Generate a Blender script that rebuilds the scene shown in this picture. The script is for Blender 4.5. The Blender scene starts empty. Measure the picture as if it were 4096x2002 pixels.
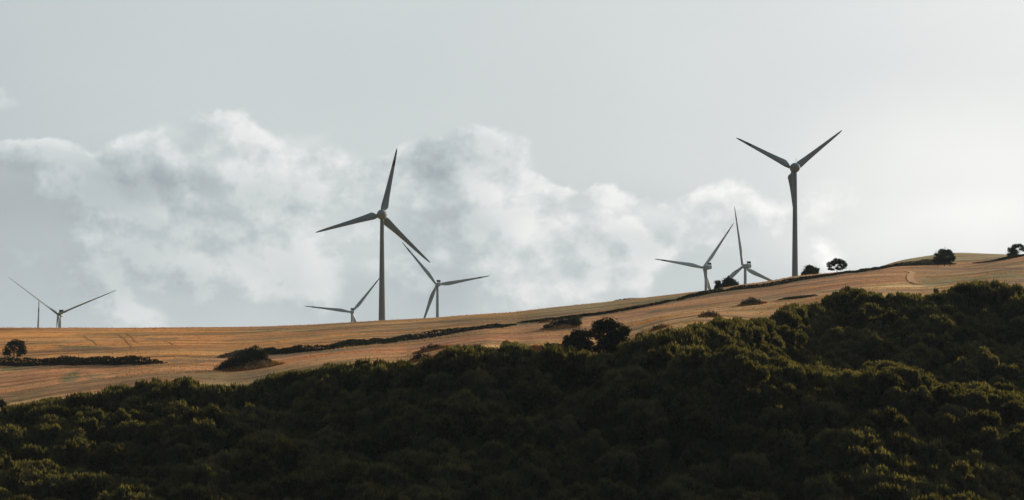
import bpy, math, random
import numpy as np
from math import radians as R
from mathutils import Vector, Matrix

random.seed(7)
rng = np.random.default_rng(7)
sc = bpy.context.scene
col = sc.collection

# ------------------------------------------------------------------ camera
F = 11378.0            # focal length in photograph pixels (photograph 4096 wide): a 100 mm lens
HOR = 1650.0           # photograph row of the level line
cam_d = bpy.data.cameras.new('camera')
cam_d.lens = 100.0; cam_d.sensor_width = 36.0
cam_d.shift_y = (HOR - 1001.0) / 4096.0
cam_d.clip_start = 1.0; cam_d.clip_end = 40000
cam = bpy.data.objects.new('camera', cam_d); col.objects.link(cam)
cam.location = (0, 0, 0); cam.rotation_euler = (R(90), 0, 0)
sc.camera = cam

# ------------------------------------------------------------------ sun
SUN_AZ, SUN_EL = R(40), R(14.6)
sun_dir = Vector((math.sin(SUN_AZ)*math.cos(SUN_EL), math.cos(SUN_AZ)*math.cos(SUN_EL), math.sin(SUN_EL)))
sl = bpy.data.lights.new('sun', 'SUN'); sl.energy = 5.0; sl.angle = R(0.6); sl.color = (1.0, 0.81, 0.58)
so = bpy.data.objects.new('sun', sl); col.objects.link(so)
so.rotation_euler = sun_dir.to_track_quat('Z', 'Y').to_euler(); so.location = sun_dir*3000

sc.view_settings.view_transform = 'Standard'
sc.view_settings.look = 'None'
sc.view_settings.exposure = 0.0
sc.view_settings.gamma = 1.0
sc.view_settings.use_curve_mapping = False
sc.render.engine = 'CYCLES'
sc.cycles.use_denoising = True
sc.cycles.max_bounces = 6
sc.cycles.diffuse_bounces = 3
sc.cycles.transmission_bounces = 3
sc.cycles.transparent_max_bounces = 4
sc.cycles.volume_bounces = 0

# ------------------------------------------------------------------ node helper
class NT:
    def __init__(s, tree): s.t = tree; s.n = tree.nodes; s.l = tree.links
    def new(s, typ, **kw):
        nd = s.n.new(typ)
        for k, v in kw.items(): setattr(nd, k, v)
        return nd
    def put(s, sock, v):
        if hasattr(v, 'is_output') or isinstance(v, bpy.types.NodeSocket): s.l.new(v, sock)
        else: sock.default_value = v
    def math(s, op, a, b=None, c=None, clamp=False):
        nd = s.new('ShaderNodeMath', operation=op, use_clamp=clamp)
        s.put(nd.inputs[0], a)
        if b is not None: s.put(nd.inputs[1], b)
        if c is not None: s.put(nd.inputs[2], c)
        return nd.outputs[0]
    def vmath(s, op, a, b=None):
        nd = s.new('ShaderNodeVectorMath', operation=op)
        s.put(nd.inputs[0], a)
        if b is not None: s.put(nd.inputs[1], b)
        return nd.outputs[1] if op in ('LENGTH', 'DOT_PRODUCT', 'DISTANCE') else nd.outputs[0]
    def noise(s, vec, scale, detail=4, rough=.55, out=0, dist=0.0):
        nd = s.new('ShaderNodeTexNoise'); s.put(nd.inputs['Vector'], vec)
        nd.inputs['Scale'].default_value = scale; nd.inputs['Detail'].default_value = detail
        nd.inputs['Roughness'].default_value = rough; nd.inputs['Distortion'].default_value = dist
        return nd.outputs[out]
    def mapr(s, v, a, b, c=0.0, d=1.0, smooth=True):
        nd = s.new('ShaderNodeMapRange', interpolation_type='SMOOTHSTEP' if smooth else 'LINEAR')
        s.put(nd.inputs[0], v)
        for i, q in enumerate((a, b, c, d)): s.put(nd.inputs[i+1], q)
        return nd.outputs[0]
    def ramp(s, v, stops):
        nd = s.new('ShaderNodeValToRGB'); s.put(nd.inputs[0], v)
        e = nd.color_ramp.elements
        while len(e) < len(stops): e.new(0.5)
        for el, (p, c) in zip(e, stops): el.position = p; el.color = (*c, 1)
        return nd.outputs[0]
    def mix(s, f, a, b, blend='MIX'):
        nd = s.new('ShaderNodeMix', data_type='RGBA', blend_type=blend)
        s.put(nd.inputs[0], f)
        s.put(nd.inputs[6], (*a, 1) if isinstance(a, tuple) and len(a) == 3 else a)
        s.put(nd.inputs[7], (*b, 1) if isinstance(b, tuple) and len(b) == 3 else b)
        return nd.outputs[2]
    def comb(s, x, y, z):
        nd = s.new('ShaderNodeCombineXYZ')
        for i, q in enumerate((x, y, z)): s.put(nd.inputs[i], q)
        return nd.outputs[0]
    def sep(s, v):
        nd = s.new('ShaderNodeSeparateXYZ'); s.put(nd.inputs[0], v); return nd.outputs
    def scale(s, v, sx, sy, sz):
        return s.vmath('MULTIPLY', v, (sx, sy, sz))

def lin(r, g, b):
    f = lambda v: (v/255/12.92) if v/255 <= .04045 else ((v/255+.055)/1.055)**2.4
    return (f(r), f(g), f(b))

# ------------------------------------------------------------------ world: low sun behind broken high cloud
world = bpy.data.worlds.new('World'); sc.world = world; world.use_nodes = True
w = NT(world.node_tree); w.n.clear()
tc = w.new('ShaderNodeTexCoord'); DIR = tc.outputs['Generated']
sky = w.new('ShaderNodeTexSky', sky_type='NISHITA', sun_disc=False, sun_elevation=SUN_EL, sun_rotation=SUN_AZ,
            air_density=1.0, dust_density=3.0, altitude=400)
dx, dy, dz = w.sep(DIR)[:]
az = w.math('ARCTAN2', dx, dy)
el = w.math('ARCSINE', dz)
PX = w.math('MULTIPLY_ADD', az, F/1000*1.01, 2.048)         # azimuth in thousandths of photograph pixels, east positive
PY = w.math('MULTIPLY_ADD', el, -F/1000*1.01, HOR/1000)
n1 = w.noise(w.scale(DIR, 1, 1, 1.25), 11, 8, .62, out=1)
n2 = w.noise(w.scale(DIR, 1, 1, 1.1), 46, 6, .65, out=1)
w1 = w.vmath('MULTIPLY', w.vmath('SUBTRACT', n1, (.5, .5, .5)), (.55, .40, 0))
w2 = w.vmath('MULTIPLY', w.vmath('SUBTRACT', n2, (.5, .5, .5)), (.17, .15, 0))
P0 = w.comb(PX, PY, 0)
P = w.vmath('ADD', w.vmath('ADD', P0, w1), w2)
PS = w.vmath('ADD', P0, w.vmath('MULTIPLY', w1, (.6, .6, 0)))
def blob(vec, cx, cy, rx, ry, inner=.35, ang=0.0):
    """soft elliptical cloud mass centred on one direction of the sky"""
    q = w.vmath('SUBTRACT', vec, (cx, cy, 0))
    if ang:
        nd = w.new('ShaderNodeVectorRotate', rotation_type='Z_AXIS'); w.put(nd.inputs['Vector'], q)
        nd.inputs['Angle'].default_value = R(ang); q = nd.outputs[0]
    q = w.vmath('MULTIPLY', q, (1/rx, 1/ry, 0))
    return w.mapr(w.vmath('LENGTH', q), inner, 1.0, 1.0, 0.0)
def addup(base, items):
    v = base
    for vec, amp, *b in items:
        v = w.math('MULTIPLY_ADD', blob(vec, *b), amp, v)
    return v
# brightness of the veil: brightest round the hidden sun, falling off away from it
cs = w.vmath('DOT_PRODUCT', DIR, tuple(sun_dir))
base = w.new('ShaderNodeFloatCurve'); w.put(base.inputs['Value'], w.math('MULTIPLY_ADD', cs, .5, .5))
cv = base.mapping.curves[0]
SKY_CURVE = [(0, .36), (.5, .54), (.65, .63), (.78, .71), (.836, .815), (.885, .843), (.91, .878), (.93, .922), (.95, .955), (.97, .985), (1, 1.0)]
cv.points[0].location = SKY_CURVE[0]; cv.points[1].location = SKY_CURVE[-1]
for p in SKY_CURVE[1:-1]: cv.points.new(*p)
base.mapping.update()
Lb = base.outputs[0]
# lower sky, left: bluish gap below and inside the cloud bank
K = 1.59/1000
def k(x, y, rx, ry): return (x*K, y*K, rx*K, ry*K)
L = addup(Lb, [
    (PS, -.045, *k(120, 560, 620, 260), .3), (PS, -.03, *k(100, 470, 360, 120), .2),
    (PS, -.03, *k(420, 640, 500, 130), .3, 18), (PS, -.025, *k(640, 700, 380, 110), .2, 22),
    (PS, -.065, *k(1140, 640, 200, 210), .25), (PS, -.035, *k(960, 760, 420, 110), .3),
    (PS, -.03, *k(1750, 700, 420, 160), .2), (PS, -.02, *k(1560, 560, 420, 160), .2),
    (PS, .055, *k(2400, 450, 560, 300), .15), (PS, .03, *k(2420, 590, 400, 140), .2), (PS, .02, *k(2100, 620, 300, 90), .2), (PS, -.03, *k(280, 480, 240, 90), .2),
])
# cloud masses: where the bank stands, then ragged by turbulence
Pw = w.vmath('ADD', w.vmath('ADD', P0, w.vmath('MULTIPLY', w1, (.55, .55, 0))), w.vmath('MULTIPLY', w2, (1.1, 1.1, 0)))
CL = [(.9, 60, 372, 170, 50), (.95, 420, 365, 230, 62, 8), (1.0, 590, 375, 150, 62, 0), (.9, 760, 425, 170, 70, 22), (.9, 880, 465, 160, 62, 15),
      (.62, 330, 450, 250, 50, -30), (.6, 490, 505, 150, 30, -33), (.75, 740, 570, 240, 110, -12), (.7, 640, 650, 240, 80, -25), (.5, 470, 720, 170, 50, -15),
      (.5, 350, 800, 160, 50, -20), (.95, 1160, 385, 190, 75, 10), (.95, 1220, 480, 180, 140, 0), (.7, 1020, 570, 170, 90, 0), (.8, 1090, 450, 170, 110, 0),
      (.95, 1310, 600, 120, 75, -10), (.85, 1395, 480, 75, 50, 0), (.8, 1510, 500, 120, 55, 0), (.75, 1290, 700, 100, 85, 0), (.8, 1480, 640, 230, 90, 0),
      (.85, 1660, 560, 230, 80, 5), (1.0, 1830, 500, 100, 70, 0), (.7, 1900, 590, 160, 110, 0), (.30, 2120, 480, 260, 120, 10), (.5, 2060, 640, 160, 60, 0),
      (.42, 1470, 360, 130, 50, 20), (.5, 1280, 780, 110, 35, 0), (.42, 30, 250, 60, 40, 0), (.55, 250, 430, 300, 80, -5), (.55, 560, 500, 330, 110, -5), (.5, 860, 520, 160, 120, 0), (.45, 1400, 580, 500, 160, 0), (.4, 100, 420, 160, 50, 0), (.38, 300, 600, 420, 150, -10), (.36, 650, 720, 420, 130, -10), (.34, 100, 700, 300, 130, 0), (.45, 900, 590, 170, 150, 0), (.4, 950, 480, 100, 90, 0), (.35, 1060, 680, 140, 110, 0), (.35, 1500, 720, 350, 100, 0)]
f = 0.0
for a_, x_, y_, rx_, ry_, *g_ in CL:
    f = w.math('MULTIPLY_ADD', blob(Pw, *k(x_, y_, rx_*1.25, ry_*1.3), .05, *g_), a_, f)
f = w.math('MINIMUM', f, 1.05)
CS = 24.0
D1 = w.scale(DIR, 1, 1, 1.25)
nA = w.noise(D1, CS, 10, .58)
nB_ = 0
nB = w.noise(w.vmath('ADD', D1, (.0055, 0, .0065)), CS, 10, .58)
nL = w.noise(w.vmath('ADD', D1, (.3, .1, .2)), 13, 5, .55)
inside = w.mapr(f, .05, .35)
dens = w.math('ADD', f, w.math('MULTIPLY', w.math('MULTIPLY', w.math('SUBTRACT', nA, .5), 1.55), inside))
opac = w.mapr(dens, .20, .66)
rim = w.math('SUBTRACT', 1.0, w.mapr(dens, .62, 1.35))
emb = w.math('MULTIPLY', w.math('SUBTRACT', nA, nB), .85)
emb = w.math('MAXIMUM', w.math('MINIMUM', emb, .05), -.05)
shade = w.math('MULTIPLY_ADD', rim, .046, .004)
shade = w.math('ADD', shade, emb)
shade = w.math('MULTIPLY_ADD', w.math('SUBTRACT', nL, .5), .20, shade)
L = w.math('MULTIPLY_ADD', shade, opac, L)
L = addup(L, [
    (P, .045, *k(600, 365, 120, 50), .1, 0), (P, .03, *k(430, 345, 120, 40), .1, 0), (P, .035, *k(820, 425, 110, 40), .1, 20), (P, .04, *k(1250, 500, 100, 90), .1, 0), (P, .045, *k(1320, 590, 70, 50), .1, 0),
    (P, .04, *k(1830, 485, 70, 45), .1, 0), (P, .03, *k(1400, 470, 50, 35), .1, 0), (P, .03, *k(800, 590, 160, 60), .1, 0), (P, .03, *k(1620, 520, 120, 40), .1, 0), (P, .035, *k(740, 375, 120, 40), .1, 20), (P, .03, *k(480, 500, 110, 25), .1, -33), (P, .025, *k(1500, 490, 90, 35), .1, 0), (PS, -.03, *k(330, 500, 330, 90), .1, -8), (P, .035, *k(1270, 690, 50, 60), .1, 0),
    (PS, -.075, *k(380, 440, 330, 70), .1, -12), (PS, -.05, *k(640, 480, 260, 70), .1, -10), (P, -.085, *k(1080, 430, 160, 80), .05, -8), (P, -.07, *k(1060, 440, 95, 50), .05, -8), (PS, -.03, *k(1560, 600, 300, 60), .1, 0),
])
fine = w.noise(w.scale(DIR, 1, 1, 2.0), 9, 6, .55)
L = w.math('ADD', L, w.math('MULTIPLY', w.math('SUBTRACT', fine, .5), .035))
# other cloud banks round the rest of the horizon, same kind of weather
far = w.mapr(w.math('ABSOLUTE', w.math('SUBTRACT', PX, 2.048)), 2.3, 4.0)
band = w.math('MULTIPLY', w.mapr(el, .0, .03), w.mapr(el, .10, .22, 1.0, .3))
L = w.math('ADD', L, w.math('MULTIPLY', w.math('MULTIPLY', w.math('SUBTRACT', w.noise(DIR, 6, 7, .6), .5), .3), w.math('MULTIPLY', band, far)))
Llin = w.math('POWER', w.math('MAXIMUM', L, .05), 2.2)
hue = w.ramp(L, [(0.0, (.78, .97, 1.16)), (.60, (.84, .98, 1.09)), (.72, (.885, .985, 1.035)), (.78, (.89, .99, 1.03)), (.83, (.93, 1.0, 1.013)), (.90, (.968, 1.0, 1.0)), (1.0, (1.005, 1.0, .98))])
veil = w.vmath('MULTIPLY', hue, w.comb(w.math('MULTIPLY', Llin, 10.0), w.math('MULTIPLY', Llin, 10.0), w.math('MULTIPLY', Llin, 10.0)))
skyc = w.vmath('MULTIPLY', sky.outputs[0], (.6, .6, .6))
both = w.mix(.975, skyc, veil)
bg = w.new('ShaderNodeBackground'); w.put(bg.inputs[0], both); bg.inputs[1].default_value = 0.1
wo = w.new('ShaderNodeOutputWorld'); w.l.new(bg.outputs[0], wo.inputs[0])

# ------------------------------------------------------------------ materials
def mat(name):
    m = bpy.data.materials.new(name); m.use_nodes = True
    t = NT(m.node_tree); t.n.clear()
    out = t.new('ShaderNodeOutputMaterial')
    return m, t, out
def principled(t, out, color, rough=.8, spec=.3, bump=None, bstr=.3, bdist=.1):
    p = t.new('ShaderNodeBsdfPrincipled'); t.put(p.inputs['Base Color'], (*color, 1) if isinstance(color, tuple) else color)
    p.inputs['Roughness'].default_value = rough; p.inputs['Specular IOR Level'].default_value = spec
    if bump is not None:
        b = t.new('ShaderNodeBump'); b.inputs['Strength'].default_value = bstr; b.inputs['Distance'].default_value = bdist
        t.put(b.inputs['Height'], bump); t.l.new(b.outputs[0], p.inputs['Normal'])
    t.l.new(p.outputs[0], out.inputs[0]); return p

def leaf_mat(name, dark, light, trans, tfac=.35):
    m, t, out = mat(name)
    geo = t.new('ShaderNodeNewGeometry'); oi = t.new('ShaderNodeObjectInfo')
    big = t.noise(t.vmath('ADD', geo.outputs['Position'], (0, 0, 0)), .16, 3, .6)
    fine = geo.outputs['Random Per Island']
    v = t.math('ADD', t.math('MULTIPLY', big, .6), t.math('MULTIPLY', fine, .45))
    v = t.math('ADD', v, t.math('MULTIPLY', t.math('SUBTRACT', oi.outputs['Random'], .5), .75))
    mid = t.noise(geo.outputs['Position'], .75, 3, .6)
    v = t.math('ADD', v, t.math('MULTIPLY', t.math('SUBTRACT', mid, .5), .9))
    c = t.ramp(v, [(.25, dark), (.75, light)])
    d = t.new('ShaderNodeBsdfDiffuse'); t.put(d.inputs[0], c); d.inputs['Roughness'].default_value = .8
    tr = t.new('ShaderNodeBsdfTranslucent')
    tcx = t.ramp(v, [(.25, tuple(q*.55 for q in trans)), (.8, trans)])
    t.put(tr.inputs[0], tcx)
    mx = t.new('ShaderNodeMixShader'); mx.inputs[0].default_value = tfac
    t.l.new(d.outputs[0], mx.inputs[1]); t.l.new(tr.outputs[0], mx.inputs[2])
    t.l.new(mx.outputs[0], out.inputs[0])
    return m
M = {}
M['leaf'] = leaf_mat('oak_foliage', (.0060, .0068, .0070), (.037, .0385, .035), (.50, .45, .10), .165)
M['leaf_dark'] = leaf_mat('hedge_foliage', (.014, .020, .019), (.034, .044, .036), (.06, .07, .03), .18)
M['scrub'] = leaf_mat('dry_scrub', (.055, .052, .045), (.10, .092, .075), (.12, .10, .07), .25)
M['straw'] = leaf_mat('dry_grass_blades', (.30, .155, .06), (.52, .27, .10), (.50, .26, .09), .35)
M['weed'] = leaf_mat('green_weeds', (.10, .10, .045), (.19, .17, .075), (.22, .20, .07), .3)
m, t, out = mat('bark'); geo = t.new('ShaderNodeNewGeometry')
nz = t.noise(t.scale(geo.outputs['Position'], 4, 4, .8), 1.2, 4)
principled(t, out, t.ramp(nz, [(.3, (.035, .030, .025)), (.7, (.085, .072, .058))]), .9, .1, nz, .5, .05); M['bark'] = m
def paint(name, c, c2):
    m, t, out = mat(name); tcn = t.new('ShaderNodeTexCoord')
    nz = t.noise(t.scale(tcn.outputs['Object'], 1, 1, .18), .9, 5)
    principled(t, out, t.ramp(nz, [(.35, c2), (.65, c)]), .75, .12); return m
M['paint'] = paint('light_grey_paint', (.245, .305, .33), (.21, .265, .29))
M['paint_hazed'] = paint('haze_paled_grey_paint', (.47, .54, .58), (.41, .47, .50))  # distant turbines: haze fading painted in as a paler grey
M['dark'] = paint('dark_grille', (.03, .034, .036), (.02, .022, .024))
M['metal'] = paint('galvanised_metal', (.42, .43, .43), (.34, .35, .35))
def blade_paint(name, c, length, bands, red):
    m, t, out = mat(name); tcn = t.new('ShaderNodeTexCoord')
    z = t.math('DIVIDE', t.sep(tcn.outputs['Object'])[2], length)
    nz = t.noise(t.scale(tcn.outputs['Object'], 1, 1, .12), .8, 5)
    cc = t.ramp(nz, [(.35, tuple(q*.86 for q in c)), (.65, c)])
    msk = 0.0
    for a, b in bands:
        e = t.math('MULTIPLY', t.math('GREATER_THAN', z, a), t.math('LESS_THAN', z, b))
        msk = t.math('ADD', e, msk)
    fin = t.mix(msk, cc, red) if bands else cc
    principled(t, out, fin, .42, .4); return m
RED = (.085, .018, .02)
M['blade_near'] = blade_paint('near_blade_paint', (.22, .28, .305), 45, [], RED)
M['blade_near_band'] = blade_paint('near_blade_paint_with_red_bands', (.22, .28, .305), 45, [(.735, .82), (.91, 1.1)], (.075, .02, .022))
M['blade_far'] = blade_paint('haze_paled_blade_paint', (.42, .48, .51), 55, [(.77, .85), (.925, 1.1)], (.10, .045, .06))  # blade and band colours paled to stand in for haze
M['blade_far_plain'] = blade_paint('haze_paled_blade_paint_plain', (.42, .48, .51), 55, [], RED)  # same haze paling put into the unbanded blades
m, t, out = mat('wood_post'); principled(t, out, (.30, .28, .25), .9, .1); M['post'] = m

# ------------------------------------------------------------------ numpy helpers
def vnoise(x, y, seed=0):
    xi = np.floor(x).astype(np.int64); yi = np.floor(y).astype(np.int64); fx = x-xi; fy = y-yi
    fx = fx*fx*(3-2*fx); fy = fy*fy*(3-2*fy)
    def h(a, b):
        n = (a*374761393 + b*668265263 + seed*982451653) & 0x7fffffff
        n = ((n ^ (n >> 13))*1274126177) & 0x7fffffff
        n = (n ^ (n >> 16)) & 0xffff
        return n/65535.0
    return (h(xi, yi)*(1-fx)+h(xi+1, yi)*fx)*(1-fy) + (h(xi, yi+1)*(1-fx)+h(xi+1, yi+1)*fx)*fy - .5
def fbm(x, y, seed=0, octs=4):
    s = 0; a = 1.0
    for i in range(octs):
        s = s + a*vnoise(x*2**i, y*2**i, seed+i*17); a *= .5
    return s
def smooth(a, b, x): t_ = np.clip((x-a)/(b-a), 0, 1); return t_*t_*(3-2*t_)
def poly(pts): a = np.array(pts, float); return lambda x: np.interp(x, a[:, 0], a[:, 1])

# ------------------------------------------------------------------ the lie of the land
# tree-top line of the wood, skyline of the ground, near ridge inside the wood: photograph columns to rows
TOP = poly([(-600, 1690), (0, 1645), (159, 1611), (235, 1588), (407, 1578), (476, 1548), (559, 1556), (603, 1528), (680, 1535), (750, 1512),
            (807, 1543), (920, 1548), (1024, 1541), (1100, 1510), (1189, 1489), (1297, 1470), (1386, 1458), (1469, 1451), (1602, 1457), (1723, 1465),
            (1752, 1440), (1774, 1410), (1850, 1391), (1939, 1396), (1980, 1420), (2028, 1385), (2070, 1380), (2105, 1428), (2162, 1448), (2205, 1404),
            (2235, 1388), (2300, 1402), (2375, 1418), (2470, 1424), (2512, 1392), (2531, 1353), (2626, 1340), (2721, 1315), (2810, 1308), (2860, 1290), (2899, 1276), (3001, 1285),
            (3072, 1270), (3136, 1250), (3167, 1226), (3263, 1222), (3282, 1230), (3326, 1188), (3409, 1156), (3479, 1168), (3529, 1182),
            (3707, 1180), (3784, 1188), (3803, 1195), (3822, 1158), (3911, 1128), (3993, 1136), (4050, 1150), (4096, 1168), (4500, 1180)])
RIDGE = poly([(2600, 1330), (2750, 1335), (2900, 1360), (3072, 1430), (3130, 1452), (3270, 1482), (3420, 1500), (3520, 1482), (3640, 1462), (3690, 1520),
              (3730, 1550), (3850, 1542), (3950, 1562), (4096, 1592), (4400, 1640)])
CREST = poly([(-3000, 1330), (-500, 1321), (0, 1318), (500, 1321), (1024, 1316), (1250, 1310), (1500, 1294), (1750, 1281), (2048, 1262), (2250, 1238), (2404, 1224),
              (2600, 1203), (2810, 1180), (2950, 1158), (3072, 1143), (3199, 1119), (3350, 1098), (3500, 1076), (3600, 1062), (3818, 1058), (3925, 1051),
              (4036, 1032), (4096, 1022), (4400, 1000), (7000, 960)])
HILL = poly([(-3000, 1440), (0, 1432), (1200, 1415), (2400, 1330), (3000, 1210), (3400, 1120), (3600, 1047), (3739, 1024), (3810, 1015), (3858, 1015),
             (4036, 1025), (4096, 1034), (4600, 1060), (7000, 1100)])
BACK = poly([(-3000, -25), (0, -25), (400, -12), (1400, 8), (1750, 28), (2800, 40), (3000, 40), (4096, 62), (6000, 70)])
def smf(f, half=90):
    return lambda x: sum(f(x+d) for d in np.linspace(-half, half, 9))/9
TOPS = smf(TOP, 120); RIDS = smf(RIDGE, 60); CRS = smf(CREST, 30); HLS = smf(HILL, 40)
def EDGE(px): return 828 - 18*smooth(1300, 2200, px) + 148*smooth(2650, 3400, px)
DROWS = np.unique(np.concatenate([np.arange(-400, 600, 20.), np.arange(600, 1100, 4.), np.arange(1100, 1800, 5.), np.arange(1800, 2100, 8.),
                                  np.arange(2100, 3000, 40.), np.arange(3000, 9001, 300.)]))
PXT = np.arange(-9000, 13001, 16.)
def pchip(xk, yk, x):
    h = np.diff(xk); d = np.diff(yk)/h; m_ = np.zeros_like(yk); m_[0] = d[0]; m_[-1] = d[-1]
    for i in range(1, len(xk)-1):
        if d[i-1]*d[i] > 0:
            w1_ = 2*h[i]+h[i-1]; w2_ = h[i]+2*h[i-1]; m_[i] = (w1_+w2_)/(w1_/d[i-1]+w2_/d[i])
    i = np.clip(np.searchsorted(xk, x)-1, 0, len(h)-1); t_ = (x-xk[i])/h[i]; H_ = h[i]
    return (2*t_**3-3*t_**2+1)*yk[i]+(t_**3-2*t_**2+t_)*H_*m_[i]+(-2*t_**3+3*t_**2)*yk[i+1]+(t_**3-t_**2)*H_*m_[i+1]
def zof(py, D): return (HOR-py)/F*D
TZ = np.zeros((len(PXT), len(DROWS)))
for i, px in enumerate(PXT):
    De = float(EDGE(px)); ze = zof(float(TOPS(px))+7.2*F/De, De); wr = float(smooth(2620, 3050, px))
    zA = zof(2120, 690)
    Db = 770.; zb_lin = zA+(ze-zA)*(Db-690)/(De-690)+1.0; zb = zb_lin*(1-wr)+wr*zof(float(RIDS(px))+7.2*F/Db, Db)
    Dc = 791.+(De-810)*.16
    zc_lin = zA+(ze-zA)*(Dc-690)/(De-690); zc = zc_lin*(1-wr)+wr*(zb-4.5)
    zcr = zof(float(CRS(px)), 1780)
    dm = 1300.; zm = ze+(zcr-ze)*(dm-De)/(1780-De)+1.5
    KD = np.array([-400, 0, 30, 330, 590, 690, Db, Dc, De, dm, 1780, 1950, 2700, 4500, 9001.])
    KZ = np.array([-2.2, -1.9, -3, -46, -47, zA, zb, zc, ze, zm, zcr, zof(float(HLS(px)), 1950), float(BACK(px)), -25, -90])
    TZ[i] = pchip(KD, KZ, DROWS)
def H(x, y):
    """height of the ground at a place"""
    x = np.asarray(x, float); y = np.asarray(y, float)
    px = 2048+F*x/np.maximum(y, 60)
    a = np.clip((px-PXT[0])/16., 0, len(PXT)-1.001); i = a.astype(int); fa = a-i
    b = np.interp(y, DROWS, np.arange(len(DROWS))); b = np.clip(b, 0, len(DROWS)-1.001); j = b.astype(int); fb = b-j
    z = (TZ[i, j]*(1-fb)+TZ[i, j+1]*fb)*(1-fa)+(TZ[i+1, j]*(1-fb)+TZ[i+1, j+1]*fb)*fa
    wood = smooth(640, 690, y)*(1-smooth(-30, 10, y-EDGE(px)))
    z = z + wood*6.0*fbm(x/30., y/26., 5, 3)
    fld = smooth(0, 60, y-EDGE(px))*(1-.85*smooth(1450, 1720, y))
    z = z + fld*(.55*fbm(x/60., y/28., 9, 4) + 1.5*fbm(x/170., y/90., 3, 2) + .45*fbm(x/95., y/15., 13, 2))
    return z
def ray(px, py, D): return Vector(((px-2048)/F*D, D, (HOR-py)/F*D))
DS = np.arange(900, 1960, 3.)
def hit(px, py, d0=900, d1=1950):
    """where the line of sight through a photograph point meets the field"""
    D = np.arange(d0, d1, 2.5); x = (px-2048)/F*D
    g = H(x, D); r = (HOR-py)/F*D
    ok = np.nonzero(g >= r)[0]
    if len(ok) == 0: kk = int(np.argmin(np.abs(g-r)/D))
    else: kk = ok[0]
    return float(x[kk]), float(D[kk]), float(g[kk])

# ------------------------------------------------------------------ mesh helpers
def tag(o, label=None, cat=None, group=None, kind=None):
    if label: o['label'] = label
    if cat: o['category'] = cat
    if group: o['group'] = group
    if kind: o['kind'] = kind
    return o
def link(name, me, parent=None, mats=()):
    o = bpy.data.objects.new(name, me); col.objects.link(o)
    for m_ in mats: me.materials.append(m_)
    if parent: o.parent = parent
    return o
def empty(name, loc, rz=0.0):
    o = bpy.data.objects.new(name, None); col.objects.link(o); o.location = loc; o.rotation_euler = (0, 0, rz)
    o.empty_display_size = 2; return o
def quads_mesh(name, V, nper=4):
    """V: (n*nper,3) float array, one face per nper vertices"""
    V = np.ascontiguousarray(V, dtype=np.float32); n = len(V)//nper
    me = bpy.data.meshes.new(name)
    me.vertices.add(len(V)); me.vertices.foreach_set('co', V.ravel())
    me.loops.add(len(V)); me.loops.foreach_set('vertex_index', np.arange(len(V), dtype=np.int32))
    me.polygons.add(n); me.polygons.foreach_set('loop_start', np.arange(0, len(V), nper, dtype=np.int32))
    me.update(calc_edges=True); return me
def grid_mesh(name, X, Y, Z):
    nr, nc = X.shape; V = np.stack([X, Y, Z], -1).reshape(-1, 3).astype(np.float32)
    idx = np.arange(nr*nc).reshape(nr, nc)
    Fq = np.stack([idx[:-1, :-1], idx[:-1, 1:], idx[1:, 1:], idx[1:, :-1]], -1).reshape(-1, 4).astype(np.int32)
    me = bpy.data.meshes.new(name)
    me.vertices.add(len(V)); me.vertices.foreach_set('co', V.ravel())
    me.loops.add(Fq.size); me.loops.foreach_set('vertex_index', Fq.ravel())
    me.polygons.add(len(Fq)); me.polygons.foreach_set('loop_start', np.arange(0, Fq.size, 4, dtype=np.int32))
    me.polygons.foreach_set('use_smooth', np.ones(len(Fq), bool))
    me.update(calc_edges=True); return me
def rings(rs, closed=True, cap=True):
    """list of rings (same count) -> verts, faces"""
    V = [tuple(p) for r in rs for p in r]; n = len(rs[0]); Fc = []
    for i in range(len(rs)-1):
        for j in range(n):
            Fc.append((i*n+j, i*n+(j+1) % n, (i+1)*n+(j+1) % n, (i+1)*n+j))
    if cap: Fc.append(tuple(range(n))[::-1]); Fc.append(tuple(range((len(rs)-1)*n, len(rs)*n)))
    return V, Fc
def pymesh(name, V, Fc, smooth_=True):
    me = bpy.data.meshes.new(name); me.from_pydata(V, [], Fc); me.update()
    if smooth_:
        for p in me.polygons: p.use_smooth = len(p.vertices) == 4 or len(p.vertices) == 3
    return me
def merge(parts):
    V = []; Fc = []
    for v, f in parts:
        o = len(V); V += list(v); Fc += [tuple(i+o for i in q) for q in f]
    return V, Fc
def box(cx, cy, cz, sx, sy, sz):
    V = [(cx+a*sx/2, cy+b*sy/2, cz+c*sz/2) for a in (-1, 1) for b in (-1, 1) for c in (-1, 1)]
    return V, [(0, 1, 3, 2), (4, 6, 7, 5), (0, 4, 5, 1), (2, 3, 7, 6), (0, 2, 6, 4), (1, 5, 7, 3)]
def tube(p0, p1, r0, r1, n=6):
    p0 = Vector(p0); p1 = Vector(p1); d = (p1-p0).normalized()
    a = d.orthogonal().normalized(); b = d.cross(a)
    mk = lambda p, r: [p+a*(r*math.cos(2*math.pi*i/n))+b*(r*math.sin(2*math.pi*i/n)) for i in range(n)]
    return rings([mk(p0, r0), mk(p1, r1)])
def leaf_quads(C, size, r, up=.35, aspect=(.55, 1.0), out=None):
    """leaf clumps: rhombus at each centre, random orientation, biased outwards"""
    n = len(C); nrm = r.normal(size=(n, 3)); nrm /= np.linalg.norm(nrm, axis=1, keepdims=True)
    if out is not None: nrm = nrm + out*1.1
    nrm[:, 2] += up; nrm /= np.linalg.norm(nrm, axis=1, keepdims=True)
    t1 = np.cross(nrm, r.normal(size=(n, 3))); t1 /= np.linalg.norm(t1, axis=1, keepdims=True); t2 = np.cross(nrm, t1)
    s = size*r.uniform(.55, 1.35, (n, 1)); a = r.uniform(*aspect, (n, 1))
    return np.stack([C-t1*s, C-t2*s*a, C+t1*s, C+t2*s*a], 1).reshape(-1, 3)
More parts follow.
